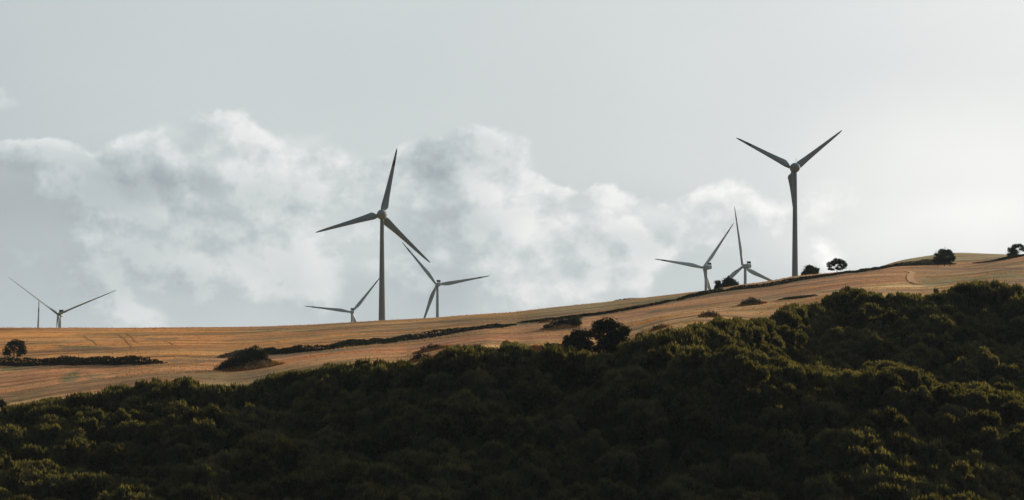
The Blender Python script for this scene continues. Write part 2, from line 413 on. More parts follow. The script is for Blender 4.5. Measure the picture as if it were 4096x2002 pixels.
def shoots(C, h, wd, r):
    """upright leafy shoots"""
    n = len(C); an = r.uniform(0, np.pi, n); d = np.stack([np.cos(an), np.sin(an), np.zeros(n)], 1)*wd
    tip = C+np.stack([r.normal(size=n)*.18, r.normal(size=n)*.18, np.ones(n)], 1)*(h*r.uniform(.5, 1.3, (n, 1)))
    mid = C*.6+tip*.4
    return np.stack([C, mid+d, tip, mid-d], 1).reshape(-1, 3)

# ------------------------------------------------------------------ ground
half = 0.40
vs = np.concatenate([-np.geomspace(1.6, .23, 14), np.linspace(-.22, .22, 460), np.geomspace(.23, 1.6, 14)])
APEX = 420.
Dg, Vg = np.meshgrid(DROWS, vs, indexing='ij')
Xg = Vg*(Dg+APEX)*.86; Yg = Dg
Zg = H(Xg, Yg)
gme = grid_mesh('ground', Xg, Yg, Zg)
pxg = 2048+F*Xg/np.maximum(Yg, 60); pyg = HOR-F*Zg/np.maximum(Yg, 60)
def C3(r, g, b): return np.array([r, g, b], float)
ORANGE = C3(.68, .285, .07); PINK = C3(.64, .27, .115); TAN = C3(.64, .375, .135); OLIVE = C3(.29, .215, .09)
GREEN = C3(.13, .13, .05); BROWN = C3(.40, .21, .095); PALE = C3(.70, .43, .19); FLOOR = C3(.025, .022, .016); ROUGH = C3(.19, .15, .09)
T = np.zeros(pxg.shape+(3,)); T[:] = ORANGE
nzA = fbm(Xg/90., Yg/60., 21, 4); nzB = fbm(Xg/22., Yg/30., 31, 3); nzC = fbm(Xg/8., Yg/9., 41, 3)
def lay(mask, c):
    global T
    mask = np.clip(mask, 0, 1)[..., None]; T = T*(1-mask)+c*mask
HEDGE1 = poly([(-200, 1455), (0, 1450), (470, 1455), (650, 1448), (760, 1440), (900, 1425), (1053, 1410), (1278, 1388), (1342, 1384), (1570, 1364), (1786, 1331), (1977, 1310),
               (2077, 1292), (2239, 1276), (2493, 1243), (2810, 1182), (3072, 1145), (3600, 1062), (4096, 1022)])
low = smooth(-2, 6, pyg-HEDGE1(pxg)+nzB*4)
onf = (Yg > 700)
lay(low, PINK)                                                         # the field below the hedge line
# paler stubble in the lowest strip by the wood
PALEL = poly([(0, 1590), (500, 1560), (900, 1505), (1300, 1430), (1700, 1400), (2100, 1350), (2600, 1275), (2900, 1220), (3200, 1195), (3480, 1158), (3640, 1140), (3850, 1120), (4096, 1130)])
lay(smooth(-12, 22, pyg-PALEL(pxg)+nzB*10)*.85, TAN)
lay(smooth(1600, 2600, pxg)*low*smooth(0, 10, PALEL(pxg)-pyg)*.45, BROWN)
# olive strip along the skyline
SKYO = poly([(0, 1312), (500, 1316), (1024, 1318), (1400, 1318), (1800, 1295), (2048, 1280), (2400, 1232), (4096, 1010)])
lay((1-low)*smooth(700, 1500, pxg)*(.55+nzA*.9), OLIVE*.6+ORANGE*.4)
lay((1-low)*smooth(1950, 2150, pxg)*.8, OLIVE)
lay((1-low)*smooth(3560, 3640, pxg)*.9, C3(.42, .32, .155))
def streak(pts, hw, c, a=1.0, edge=.5, jit=1.0):
    f = poly(pts); x0, x1 = pts[0][0], pts[-1][0]; e = (x1-x0)*.12
    inx = smooth(x0-e, x0+e, pxg)*(1-smooth(x1-e, x1+e, pxg))
    d = np.abs(pyg-f(pxg))/hw + (nzB*1.1+nzC*.5)*jit
    lay(inx*(1-smooth(1-edge, 1+edge, d))*a*onf, c)
streak([(240, 1390), (330, 1392), (460, 1396)], 6, GREEN, .9); streak([(320, 1407), (400, 1409), (450, 1411)], 2.5, GREEN, .8)
streak([(205, 1383), (260, 1384)], 2.5, GREEN, .7); streak([(580, 1357), (640, 1357), (712, 1355)], 4, GREEN, .9)
streak([(900, 1366), (1030, 1354), (1150, 1344), (1300, 1335)], 6, GREEN*1.1, .75); streak([(1290, 1325), (1500, 1325), (1700, 1305)], 7, OLIVE, .75)
streak([(0, 1318), (150, 1318), (420, 1322)], 4, OLIVE, .6); streak([(940, 1356), (1100, 1350)], 4, GREEN, .7)
streak([(1000, 1325), (1300, 1322), (1500, 1308)], 4, OLIVE, .6)
streak([(1800, 1292), (2048, 1278), (2300, 1252)], 7, GREEN*1.15, .8); streak([(1880, 1303), (2048, 1300), (2100, 1290)], 6, GREEN*1.2, .7)
streak([(2300, 1240), (2500, 1222), (2700, 1196), (2800, 1184)], 6, GREEN*1.4, .8)
streak([(0, 1478), (60, 1476), (90, 1474)], 8, C3(.20, .19, .07), .9); streak([(90, 1474), (400, 1468), (640, 1462), (900, 1440)], 6, ROUGH*.8, .85)
streak([(650, 1447), (780, 1436), (950, 1415), (1060, 1402)], 9, ROUGH, .7)
streak([(1060, 1424), (1340, 1402), (1570, 1378), (1790, 1346), (1990, 1318)], 5, OLIVE*1.1, .75)
streak([(240, 1520), (300, 1502), (320, 1492)], 13, GREEN*1.2, .85, jit=1.3); streak([(270, 1530), (300, 1528)], 6, OLIVE, .7)
streak([(340, 1504), (420, 1502)], 6, OLIVE, .6); streak([(350, 1518), (420, 1515), (520, 1506)], 3, ROUGH*.6, .7)
streak([(700, 1520), (850, 1514), (1100, 1505)], 22, BROWN*.8, .75); streak([(830, 1530), (1000, 1512), (1100, 1502)], 10, C3(.30, .26, .13), .8)
streak([(560, 1545), (760, 1522), (840, 1512)], 5, BROWN*.6, .6)
streak([(2590, 1250), (2700, 1241), (2890, 1214)], 3.5, GREEN, .85); streak([(2880, 1216), (3030, 1205)], 2, OLIVE, .6)
streak([(3100, 1205), (3270, 1183)], 3, BROWN*.6, .5); streak([(3270, 1170), (3450, 1152), (3600, 1140), (3700, 1136)], 5, GREEN*1.35, .75)
streak([(2130, 1310), (2300, 1318), (2400, 1310)], 7, BROWN*.8, .5); streak([(1880, 1372), (2010, 1368)], 6, OLIVE, .6)
streak([(2550, 1405), (2620, 1400)], 9, OLIVE*.8, .7)
streak([(2900, 1215), (3100, 1196), (3300, 1176)], 4, PALE, .7); streak([(3420, 1162), (3550, 1152), (3760, 1142)], 11, PALE*1.05, .9)
streak([(2780, 1272), (2600, 1300)][::-1], 3, BROWN, .4)
streak([(3660, 1084), (3760, 1080), (3900, 1070), (4120, 1052)], 5, GREEN*1.2, .8); streak([(3690, 1112), (3850, 1102), (4110, 1086)], 5, GREEN*1.2, .7)
# right-hand field: weedy streaks
streak([(3650, 1078), (3820, 1072), (3950, 1062), (4120, 1046)], 4, GREEN*1.4, .75); streak([(3660, 1100), (3800, 1095), (3950, 1085), (4060, 1080)], 4, OLIVE, .7)
streak([(3680, 1125), (3780, 1118), (3900, 1108), (4050, 1098)], 8, GREEN*1.4, .85); streak([(3600, 1063), (3820, 1061), (3900, 1060)], 2.5, OLIVE, .7)
streak([(3850, 1134), (3950, 1124), (4140, 1112)], 10, GREEN*1.6, .8); streak([(3700, 1140), (3860, 1128)], 7, C3(.26, .22, .09), .8)
streak([(3820, 1117), (3880, 1116), (3950, 1119)], 5, ROUGH*.5, .8); streak([(4020, 1130), (4140, 1122)], 7, ROUGH*.6, .7)
streak([(3640, 1088), (3650, 1110), (3700, 1130)], 6, BROWN*.55, .0)
streak([(3800, 1042), (3930, 1044), (4000, 1040)], 4, ORANGE*1.05, .7)
streak([(3560, 1058), (3700, 1046), (3800, 1044)], 6, ROUGH*.45, .8)
ndA = fbm(Xg/120.+Yg/200., Yg/42., 71, 5); ndB = fbm(Xg/50.-Yg/160., Yg/24., 72, 4); ndC = fbm(Xg/160., Yg/70., 73, 3)
lay(onf*smooth(.0, .26, ndA)*.70, BROWN*.52); lay(onf*smooth(.06, .34, ndB)*.58, OLIVE*.72); lay(onf*smooth(.15, .5, -ndA)*.35, PALE*1.05)
lay(onf*smooth(.02, .35, ndC)*.50, C3(.56, .20, .075))
for hx_, off_, hw_, c_, a_ in ((poly([(2077, 1297), (2239, 1283), (2493, 1249), (2810, 1187), (3072, 1151), (3199, 1127), (3330, 1108), (3560, 1075)]), 0, 4, ROUGH*.7, .7),
                               (poly([(1050, 1422), (1200, 1416), (1342, 1402), (1564, 1379), (1786, 1346), (1977, 1319)]), 0, 5, ROUGH*.75, .6)):
    dd_ = np.abs(pyg-hx_(pxg))/hw_+nzB*1.3+nzC*.6
    lay((pxg > 1040)*(1-smooth(.5, 1.5, dd_))*a_*onf*((pxg > 2070) | (c_[0] > ROUGH[0]*.72)), c_)
lay((1-low)*smooth(3560, 3640, pxg)*(.75+nzB*.4), C3(.36, .30, .14))
lay(onf*smooth(3600, 3720, pxg)*low*smooth(-.05, .35, fbm(Xg/75., Yg/34., 91, 4))*.75, C3(.21, .20, .085))
# wood floor
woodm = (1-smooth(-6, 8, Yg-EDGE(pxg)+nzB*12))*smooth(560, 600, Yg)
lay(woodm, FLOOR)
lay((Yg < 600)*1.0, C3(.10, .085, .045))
lay((Yg > 2000)*1.0, C3(.22, .17, .085))
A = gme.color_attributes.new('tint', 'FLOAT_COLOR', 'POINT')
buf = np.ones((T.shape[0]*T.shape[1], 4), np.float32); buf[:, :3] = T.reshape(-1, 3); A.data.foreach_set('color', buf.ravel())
m, t, out = mat('stubble_field')
at = t.new('ShaderNodeAttribute'); at.attribute_name = 'tint'
geo = t.new('ShaderNodeNewGeometry'); PW = geo.outputs['Position']
s1 = t.noise(t.scale(PW, .0045, .034, 0), 1.0, 5, .62)           # swathes left by the harvester
s2 = t.noise(t.scale(PW, .022, .085, 0), 1.0, 6, .68)
s3 = t.noise(t.scale(PW, .22, .30, 0), 1.0, 5, .7)
s4 = t.noise(t.scale(PW, .011, .085, 0), 1.0, 3, .6)
v = t.math('ADD', t.math('MULTIPLY', s1, .55), t.math('ADD', t.math('MULTIPLY', s2, .65), t.math('MULTIPLY', s3, 1.0)))
gain = t.mapr(v, .82, 1.38, .38, 1.62, smooth=False)
lines = t.mapr(s4, .40, .46, .55, 1.0)
gain = t.math('MULTIPLY', gain, lines)
cc = t.vmath('MULTIPLY', at.outputs['Color'], t.comb(gain, gain, gain))
hs = t.mapr(t.noise(t.scale(PW, .02, .05, 0), 1.0, 5, .65), .35, .7)
cc = t.mix(t.math('MULTIPLY', hs, .42), cc, t.vmath('MULTIPLY', cc, (.70, .86, .78)))
principled(t, out, cc, .95, .08, t.math('ADD', s3, t.math('MULTIPLY', s4, 1.2)), .8, .5)
M['field'] = m
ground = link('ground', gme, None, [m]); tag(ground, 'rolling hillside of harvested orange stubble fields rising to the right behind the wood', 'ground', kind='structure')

# dirt track crossing the right-hand field
def ribbon(name, pts, wd, material, lift=.06, nd=26):
    f = np.array([hit(*p)[:2] for p in pts]); tt = np.linspace(0, len(f)-1, nd)
    x = np.interp(tt, np.arange(len(f)), f[:, 0]); y = np.interp(tt, np.arange(len(f)), f[:, 1])
    dxx = np.gradient(x); dyy = np.gradient(y); ln = np.hypot(dxx, dyy); nx, ny = -dyy/ln, dxx/ln
    X, Y, Z = [], [], []
    for o_ in np.linspace(-.5, .5, 5):
        xx = x+nx*wd*o_; yy = y+ny*wd*o_; X.append(xx); Y.append(yy); Z.append(H(xx, yy)+lift+.04*np.cos(o_*12))
    return link(name, grid_mesh(name, np.array(X), np.array(Y), np.array(Z)), None, [material])
m, t, out = mat('dirt_track'); geo = t.new('ShaderNodeNewGeometry')
nz = t.noise(geo.outputs['Position'], .35, 5, .65)
principled(t, out, t.ramp(nz, [(.3, (.40, .22, .11)), (.7, (.60, .35, .19))]), .95, .05, nz, .5, .2)
tr_ = ribbon('dirt_track', [(3634, 1086), (3652, 1094), (3642, 1107), (3641, 1119), (3652, 1131), (3676, 1138)], 3.4, m, .25)
tag(tr_, 'short pale dirt track curving down the field at the right', 'track', kind='structure')
M['trk'] = m
m, t, out = mat('worn_earth'); geo = t.new('ShaderNodeNewGeometry')
principled(t, out, t.ramp(t.noise(geo.outputs['Position'], .3, 4), [(.35, (.40, .19, .06)), (.65, (.56, .27, .085))]), .95, .05)
for lab, pts_ in (('long faint pair of wheel marks curving down the orange field', [(470, 1334), (490, 1352), (510, 1372), (530, 1392)]), ('faint curved wheel mark in the orange field beside the long pair', [(505, 1334), (528, 1350), (536, 1362), (554, 1374)]),
                  ('shorter faint wheel mark curving in the orange field to the left', [(337, 1345), (350, 1358), (372, 1366), (384, 1378)]), ('smallest curved wheel mark near the dark green patch', [(658, 1368), (680, 1372), (692, 1382)])):
    tag(ribbon('tyre_track', pts_, .7, m, .08), lab, 'track', kind='structure')

# ------------------------------------------------------------------ turbines
def blade_mesh(name, Lb_, sections, pitch, n=14):
    rs = []
    for (rr, ch_, th, off, tw) in sections:
        a = R(tw+pitch); ring = []
        for i in range(n):
            q = 2*math.pi*i/n; cx = math.cos(q); sx = math.sin(q); ch = ch_*(1.08 if Lb_ < 50 else 1.0)
            u = cx*.5*ch + off*ch                      # chord direction: + is the trailing side
            vv = sx*.5*th*(1-.55*max(0, cx)*(1 if th < ch*.6 else 0))
            ring.append((u*math.cos(a)-vv*math.sin(a), u*math.sin(a)+vv*math.cos(a), rr*Lb_))
        rs.append(ring)
    return pymesh(name, *rings(rs))
SEC_NEAR = [(.045, 2.2, 2.2, 0, 0), (.075, 2.6, 2.1, .05, 0), (.10, 4.4, 1.7, .14, 24), (.13, 5.0, 1.45, .17, 20), (.18, 4.55, 1.2, .17, 15), (.26, 3.85, .95, .17, 11), (.36, 3.3, .75, .17, 8),
            (.48, 2.8, .58, .17, 6), (.60, 2.35, .45, .17, 4), (.72, 1.95, .35, .17, 3), (.83, 1.55, .27, .16, 2), (.91, 1.2, .2, .15, 1), (.96, .85, .14, .13, 0), (.99, .45, .08, .06, 0), (1.0, .12, .03, 0, 0)]
SEC_FAR = [(.02, 2.3, 2.3, 0, 0), (.06, 2.4, 2.2, .0, 2), (.11, 2.9, 1.9, .07, 14), (.17, 3.7, 1.35, .14, 14), (.23, 4.0, 1.0, .16, 12), (.30, 3.7, .8, .17, 9), (.42, 3.0, .6, .17, 7),
           (.55, 2.4, .45, .17, 5), (.68, 1.9, .34, .17, 3), (.80, 1.5, .25, .17, 2), (.90, 1.1, .18, .16, 1), (.96, .75, .12, .13, 0), (.99, .4, .07, .06, 0), (1.0, .1, .03, 0, 0)]
def revolve_y(profile, n=28, sz=1.0):
    """profile of (y, radius) revolved about Y"""
    return rings([[(r_*math.cos(2*math.pi*i/n), y_, r_*sz*math.sin(2*math.pi*i/n)) for i in range(n)] for y_, r_ in profile])
def turbine(label, px_t, py_hub, D, L_, angles, yaw, near, bands, group, pitch=0, r_top=1.25, r_base=2.35, facing=1, over=None):
    hubz = (HOR-py_hub)/F*D; x = (px_t-2048)/F*D
    g = float(H(x, D))-.4; hh = hubz-g
    root = empty('wind_turbine', (x, D, g)); tag(root, label, 'wind turbine', group)
    vh = 3.1 if near else 2.1
    th = hh-vh*.75
    n = 40; rs = []
    steps = 24
    for i in range(steps+1):
        f = i/steps; rr = r_base+(r_top-r_base)*(f**.85 if near else f); z = f*th
        rs.append([(rr*math.cos(2*math.pi*j/n), rr*math.sin(2*math.pi*j/n), z) for j in range(n)])
    tw = link('tower', pymesh('tower', *rings(rs)), root, [M['paint'] if near else M['paint_hazed']])
    for f in ((.30, .56, .80) if near else (.33, .66)):
        rr = r_base+(r_top-r_base)*(f**.85 if near else f)+.035
        fl = link('flange', pymesh('flange', *rings([[(q*math.cos(2*math.pi*j/n), q*math.sin(2*math.pi*j/n), z) for j in range(n)] for q, z in ((rr-.05, -.2), (rr, -.15), (rr, .15), (rr-.05, .2))])), tw, [M['paint'] if near else M['paint_hazed']])
        fl.location = (0, 0, f*th)
    # +Y of the head points from the tower towards the rotor; facing=1: rotor away from the camera
    hz = hh
    rot = yaw if facing > 0 else math.pi+yaw
    Rz = Matrix.Rotation(rot, 4, 'Z')
    ov = over if over is not None else (3.6 if near else 4.2)
    pm = M['paint'] if near else M['paint_hazed']
    if near:
        prof = [(-5.4, .06), (-5.3, .7), (-4.9, 1.3), (-4.2, 1.95), (-3.2, 2.55), (-2.0, 3.0), (-.6, 3.3), (.8, 3.38), (1.8, 3.25), (2.3, 3.0)]
        nac = link('nacelle', pymesh('nacelle', *revolve_y(prof)), root, [pm])
        nac.matrix_local = Matrix.Translation((0, 0, hz)) @ Rz
        sp = link('spinner', pymesh('spinner', *revolve_y([(2.4, 2.8), (3.0, 3.15), (4.4, 2.9), (5.6, 2.2), (6.6, 1.2), (7.0, .1)])), root, [pm]); sp.matrix_local = nac.matrix_local.copy()
        vent = link('vent', pymesh('vent', *box(0, 0, 0, 1.15, .5, 1.9)), nac, [M['dark']]); vent.location = (.9, -4.25, -.35); vent.rotation_euler = (0, R(-14), R(24))
        nk = link('tower_collar', pymesh('tower_collar', *rings([[(q*math.cos(2*math.pi*j/n), q*math.sin(2*math.pi*j/n), z) for j in range(n)] for q, z in ((r_top+.05, th-.6), (r_top+.35, th), (r_top+.5, th+.8))])), root, [pm])
        mast = merge([tube((-.5, 0, 3.2), (-.5, 0, 5.6), .07, .06), tube((.5, 0, 3.2), (.5, 0, 5.6), .07, .06), tube((-.5, 0, 5.6), (-.25, 0, 6.05), .06, .06),
                      tube((.5, 0, 5.6), (.25, 0, 6.05), .06, .06), tube((-.25, 0, 6.05), (.25, 0, 6.05), .06, .06)])
        ms = link('mast_hoop', pymesh('mast_hoop', *mast), nac, [M['metal']]); ms.location = (.25, -1.5, -.1)
    else:
        # rounded box nacelle with a cooler rack on its rear roof
        prof = []
        for y_, w_, h0, h1 in ((-7.4, 1.5, -1.5, 1.3), (-7.1, 1.9, -1.8, 1.8), (-4, 2.0, -2.0, 2.0), (0, 2.0, -2.1, 2.0), (2.2, 1.9, -2.0, 1.9), (3.0, 1.5, -1.5, 1.5)):
            rg = []
            for j in range(16):
                q = 2*math.pi*(j+.5)/16; cx = math.copysign(abs(math.cos(q))**.45, math.cos(q)); sx = math.copysign(abs(math.sin(q))**.45, math.sin(q))
                rg.append((cx*w_, y_, (h0+h1)/2+sx*(h1-h0)/2))
            prof.append(rg)
        nac = link('nacelle', pymesh('nacelle', *rings(prof)), root, [pm]); nac.matrix_local = Matrix.Translation((0, 0, hz)) @ Rz
        sp = link('spinner', pymesh('spinner', *revolve_y([(2.9, 1.5), (3.3, 1.75), (4.6, 1.7), (5.6, 1.3), (6.3, .6), (6.5, .08)])), root, [pm]); sp.matrix_local = nac.matrix_local.copy()
        ck = link('cooler', pymesh('cooler', *box(0, -5.6, 3.15, 3.7, .7, 1.9), smooth_=False), nac, [M['dark']])
        fr = merge([box(sx_*1.9, -5.6, 3.0, .14, .9, 2.4) for sx_ in (-1, 1)]+[box(0, -5.6, 4.16, 3.94, .9, .14)]+[box(q, -5.98, 3.15, .09, .06, 1.9) for q in (-.95, 0, .95)])
        link('cooler_frame', pymesh('cooler_frame', *fr, smooth_=False), nac, [pm])
        link('wind_sensor', pymesh('wind_sensor', *tube((.6, -5.6, 4.2), (.6, -5.6, 5.2), .06, .05)), nac, [M['metal']])
    hub = link('hub', pymesh('hub', *revolve_y([(ov-1.3, .6), (ov-1.2, 1.5), (ov+1.2, 1.5), (ov+1.3, .6)])), sp, [pm])
    for i, an in enumerate(angles):
        bm_ = blade_cache(near, bool(bands[i]), pitch)
        b = link('blade', bm_, root)
        a = R(an)
        # camera-side clockwise angle; seen from the rotor's own front it runs the other way
        if facing > 0: rr = Matrix.Rotation(a, 4, 'Y')
        else: rr = Matrix.Rotation(-a, 4, 'Y')
        b.matrix_local = Matrix.Translation((0, 0, hz)) @ Rz @ Matrix.Translation((0, ov, 0)) @ rr @ Matrix.Scale(L_/(45 if near else 55), 4)
        if bands[i]: b['label'] = 'blade with two dark red bands near its tip'
    return root
_bc = {}
def blade_cache(near, band, pitch):
    kk = (near, band, pitch)
    if kk not in _bc:
        me = blade_mesh('blade', 45 if near else 55, SEC_NEAR if near else SEC_FAR, pitch)
        me.materials.append(M['blade_near_band' if band else 'blade_near'] if near else M['blade_far' if band else 'blade_far_plain'])
        _bc[kk] = me
    return _bc[kk]
G1 = 'wind turbines on and behind the ridge'
turbine('large wind turbine standing at the middle of the ridge, its red-banded blade pointing up', 1528, 859, 1862, 45, (13, 134, 254.5), R(8), True, (1, 0, 0), G1, r_top=1.2, r_base=2.45)
turbine('tallest wind turbine behind the hedge at the right, two blades raised in a Y', 3180, 672, 1950, 45.6, (-64, 53.3, 175.8), R(15), True, (1, 0, 0), G1, r_top=1.3, r_base=2.3, over=5.0)
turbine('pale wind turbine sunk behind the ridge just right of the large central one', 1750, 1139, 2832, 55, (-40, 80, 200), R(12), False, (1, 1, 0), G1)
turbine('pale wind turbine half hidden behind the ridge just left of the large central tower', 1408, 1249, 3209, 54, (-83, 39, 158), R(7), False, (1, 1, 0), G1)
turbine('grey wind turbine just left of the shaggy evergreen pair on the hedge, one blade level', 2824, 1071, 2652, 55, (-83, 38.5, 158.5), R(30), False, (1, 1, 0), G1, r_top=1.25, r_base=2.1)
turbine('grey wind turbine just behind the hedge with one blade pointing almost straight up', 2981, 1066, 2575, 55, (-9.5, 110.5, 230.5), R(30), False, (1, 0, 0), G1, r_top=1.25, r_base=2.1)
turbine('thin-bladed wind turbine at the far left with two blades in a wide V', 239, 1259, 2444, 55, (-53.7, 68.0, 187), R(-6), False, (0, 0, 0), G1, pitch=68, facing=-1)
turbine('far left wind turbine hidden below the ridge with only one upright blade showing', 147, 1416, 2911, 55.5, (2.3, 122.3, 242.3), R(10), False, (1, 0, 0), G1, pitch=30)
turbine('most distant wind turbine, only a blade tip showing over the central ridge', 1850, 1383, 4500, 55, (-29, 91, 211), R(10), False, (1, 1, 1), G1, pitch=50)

# ------------------------------------------------------------------ trees
def crown_mesh(clumps, leaf, density, seed, mat_, spikes=0.0, name='crown', spread=None):
    r = np.random.default_rng(seed); Q = []
    for (cx, cy, cz, rx, rz) in clumps:
        n = max(6, int(density*rx*(rx+rz)*.5*4))
        d = r.normal(size=(n, 3)); d /= np.linalg.norm(d, axis=1, keepdims=True)
        rad = r.uniform(.25, 1.0, (n, 1))**.45 **.5 if spread is None else np.abs(r.normal(size=(n, 1)))*spread+.12
        C = d*rad*np.array([rx, rx, rz])+np.array([cx, cy, cz])
        Q.append(leaf_quads(C, leaf, r, up=.25, out=d*rad))
        if spikes:
            ns = max(1, int(n*spikes)); dd = d[:ns].copy(); dd[:, 2] = np.abs(dd[:, 2])
            Q.append(shoots(dd*np.array([rx, rx, rz])*.92+np.array([cx, cy, cz]), leaf*2.6, leaf*.42, r))
    me = quads_mesh(name, np.concatenate(Q)); me.materials.append(mat_); return me
def trunk_mesh(tips, h0, r0, seed, lean=(0, 0), name='trunk', bases=((0, 0),)):
    """tapered trunk(s) with limbs reaching for the given clump centres"""
    r = random.Random(seed); parts = []
    for bi, (bx, by) in enumerate(bases):
        fork = Vector((bx+lean[0], by+lean[1], h0))
        mid = Vector((bx+lean[0]*.4, by+lean[1]*.4, h0*.5))+Vector((r.uniform(-.1, .1)*h0*.3, 0, 0))
        parts.append(tube((bx, by, -.5), mid, r0*1.25, r0*.9, 8)); parts.append(tube(mid, fork, r0*.9, r0*.7, 8))
        for j, tp in enumerate(tips):
            if j % len(bases) != bi: continue
            tp = Vector(tp); m1 = fork.lerp(tp, .5)+Vector((r.uniform(-.2, .2), r.uniform(-.2, .2), r.uniform(0, .35)))*max(.5, h0*.25)
            parts.append(tube(fork, m1, r0*.42, r0*.26, 6)); parts.append(tube(m1, tp, r0*.26, r0*.09, 5))
    me = pymesh(name, *merge(parts)); me.materials.append(M['bark']); return me
def dome_clumps(W, Hh, base, n, seed, cr=(.9, 1.5), flat=.85):
    """clumps spread over and inside an uneven dome of width W, height Hh"""
    r = np.random.default_rng(seed); out_ = []
    sx = r.uniform(.85, 1.15); sy = r.uniform(.85, 1.15)
    lob = [(r.uniform(0, 2*math.pi), r.uniform(.1, .28)) for _ in range(3)]
    for i in range(n):
        q = (i+.5)/n; ph = math.acos(1-q*1.35) if 1-q*1.35 > -1 else math.pi; th = i*2.39996+r.uniform(-.35, .35)
        k_ = 1+sum(a*math.cos((th-b)*(2+j)) for j, (b, a) in enumerate(lob))*.8
        rad = r.uniform(.72, 1.0)
        x = W/2*sx*math.sin(ph)*math.cos(th)*rad*k_; y = W/2*sy*math.sin(ph)*math.sin(th)*rad*k_
        z = base+(Hh-base)*(.38+.62*math.cos(ph)*rad*r.uniform(.85, 1.1))
        c = r.uniform(*cr); out_.append((x, y, z, c, c*flat))
    return out_
NPROT = 12
protos = []; PTOP = []
for i in range(NPROT):
    r = random.Random(100+i)
    W = r.uniform(4.8, 7.8); Hh = r.uniform(6.6, 9.4)
    cl = dome_clumps(W, Hh-.8, 1.6, 33, 200+i, (.50, 1.32), .95)
    cm = crown_mesh(cl, .31, 44, 300+i, M['leaf'], spikes=.24)
    tips = [cl[j][:3] for j in range(0, len(cl), 7)]
    tm = trunk_mesh(tips, 2.4, .24, 400+i)
    zz = np.empty(len(cm.vertices)*3, np.float32); cm.vertices.foreach_get('co', zz)
    protos.append((cm, tm)); PTOP.append(float(np.percentile(zz[2::3], 99.3)))

# positions over the wooded slope
def wood_points():
    pts = []; sp = 5.3; r = np.random.default_rng(77)
    yv = 640.
    row = 0
    while yv < 1010:
        hw = yv*.205+70
        xs = np.arange(-hw, hw+50, sp)+(sp/2 if row % 2 else 0)
        xs = xs+r.uniform(-.42, .42, len(xs))*sp; ys = yv+r.uniform(-.42, .42, len(xs))*sp
        px = 2048+F*xs/ys
        keep = (ys < EDGE(px)+r.uniform(-4, 4, len(xs))) & (px > -500) & (px < 4750)
        pts += list(zip(xs[keep], ys[keep])); yv += sp*.92; row += 1
    return np.array(pts)
WP = wood_points()
WZ = H(WP[:, 0], WP[:, 1]); WPX = 2048+F*WP[:, 0]/WP[:, 1]
r = np.random.default_rng(5)
scl = r.uniform(.66, 1.30, len(WP))**1.15*(1+.45*fbm(WP[:, 0]/17., WP[:, 1]/17., 88, 2))
edge_d = EDGE(WPX)-WP[:, 1]
kind = r.integers(0, NPROT, len(WP)); PT = np.array(PTOP)[kind]
# trees along the upper edge grow to the height that the photograph's tree line shows
isedge = edge_d < 26
need = (WZ*0+((HOR-(TOP(WPX)+r.uniform(-5, 13, len(WP))))/F*WP[:, 1])-WZ)/PT
scl = np.where(isedge, np.clip(need, .35, 1.75), np.minimum(scl, np.maximum(.35, need*1.0)))
rid = (WPX > 2900) & (np.abs(WP[:, 1]-768) < 16)
need2 = ((HOR-(RIDGE(WPX)+r.uniform(-6, 24, len(WP))))/F*WP[:, 1]-WZ)/PT
scl = np.where(rid, np.clip(need2, .5, 1.4), scl)
# trees nearer than the near ridge must not overtop it
frt = (WPX > 2750) & (WP[:, 1] < 752)
need3 = ((HOR-(RIDGE(WPX)+15))/F*WP[:, 1]-WZ)/PT
scl = np.where(frt, np.minimum(scl, np.maximum(need3, .4)), scl)
rot = r.uniform(0, 2*math.pi, len(WP))
# clearing gap at the wood edge where the field shows through
pyt = HOR-F*(WZ+PT*scl)/WP[:, 1]
inview = (WPX > -40) & (WPX < 4136) & (pyt < 1985) & (scl > .5)
order = np.argsort(np.where(inview, WP[:, 1], 1e9))
indiv = set(order[:296].tolist())
def zone(px, py):
    a = 'left-hand' if px < 1000 else ('middle' if px < 2400 else ('right-hand'))
    return a
ZL = {'left-hand': 'dark green oak in the dense wood on the near slope, below the pink field',
      'middle': 'dark green oak in the shaded middle of the wood, at the bottom of the slope',
      'right-hand': 'dark green oak in the wood at the foot of the sunlit spur'}
tree_src = {}
for i in sorted(indiv):
    x, y = WP[i]; root = empty('oak_tree', (x, y, WZ[i]), float(rot[i])); root.scale = (float(scl[i]*1.06),)*2+(float(scl[i]),)
    tag(root, ZL[zone(WPX[i], 0)], 'tree', 'oaks of the wood, '+zone(WPX[i], 0)+' part')
    kd = int(kind[i])
    if kd not in tree_src:
        c = link('crown', protos[kd][0], root); tk = link('trunk', protos[kd][1], root); tree_src[kd] = (c, tk)
    else:
        for s_ in tree_src[kd]:
            c = s_.copy(); col.objects.link(c); c.parent = root
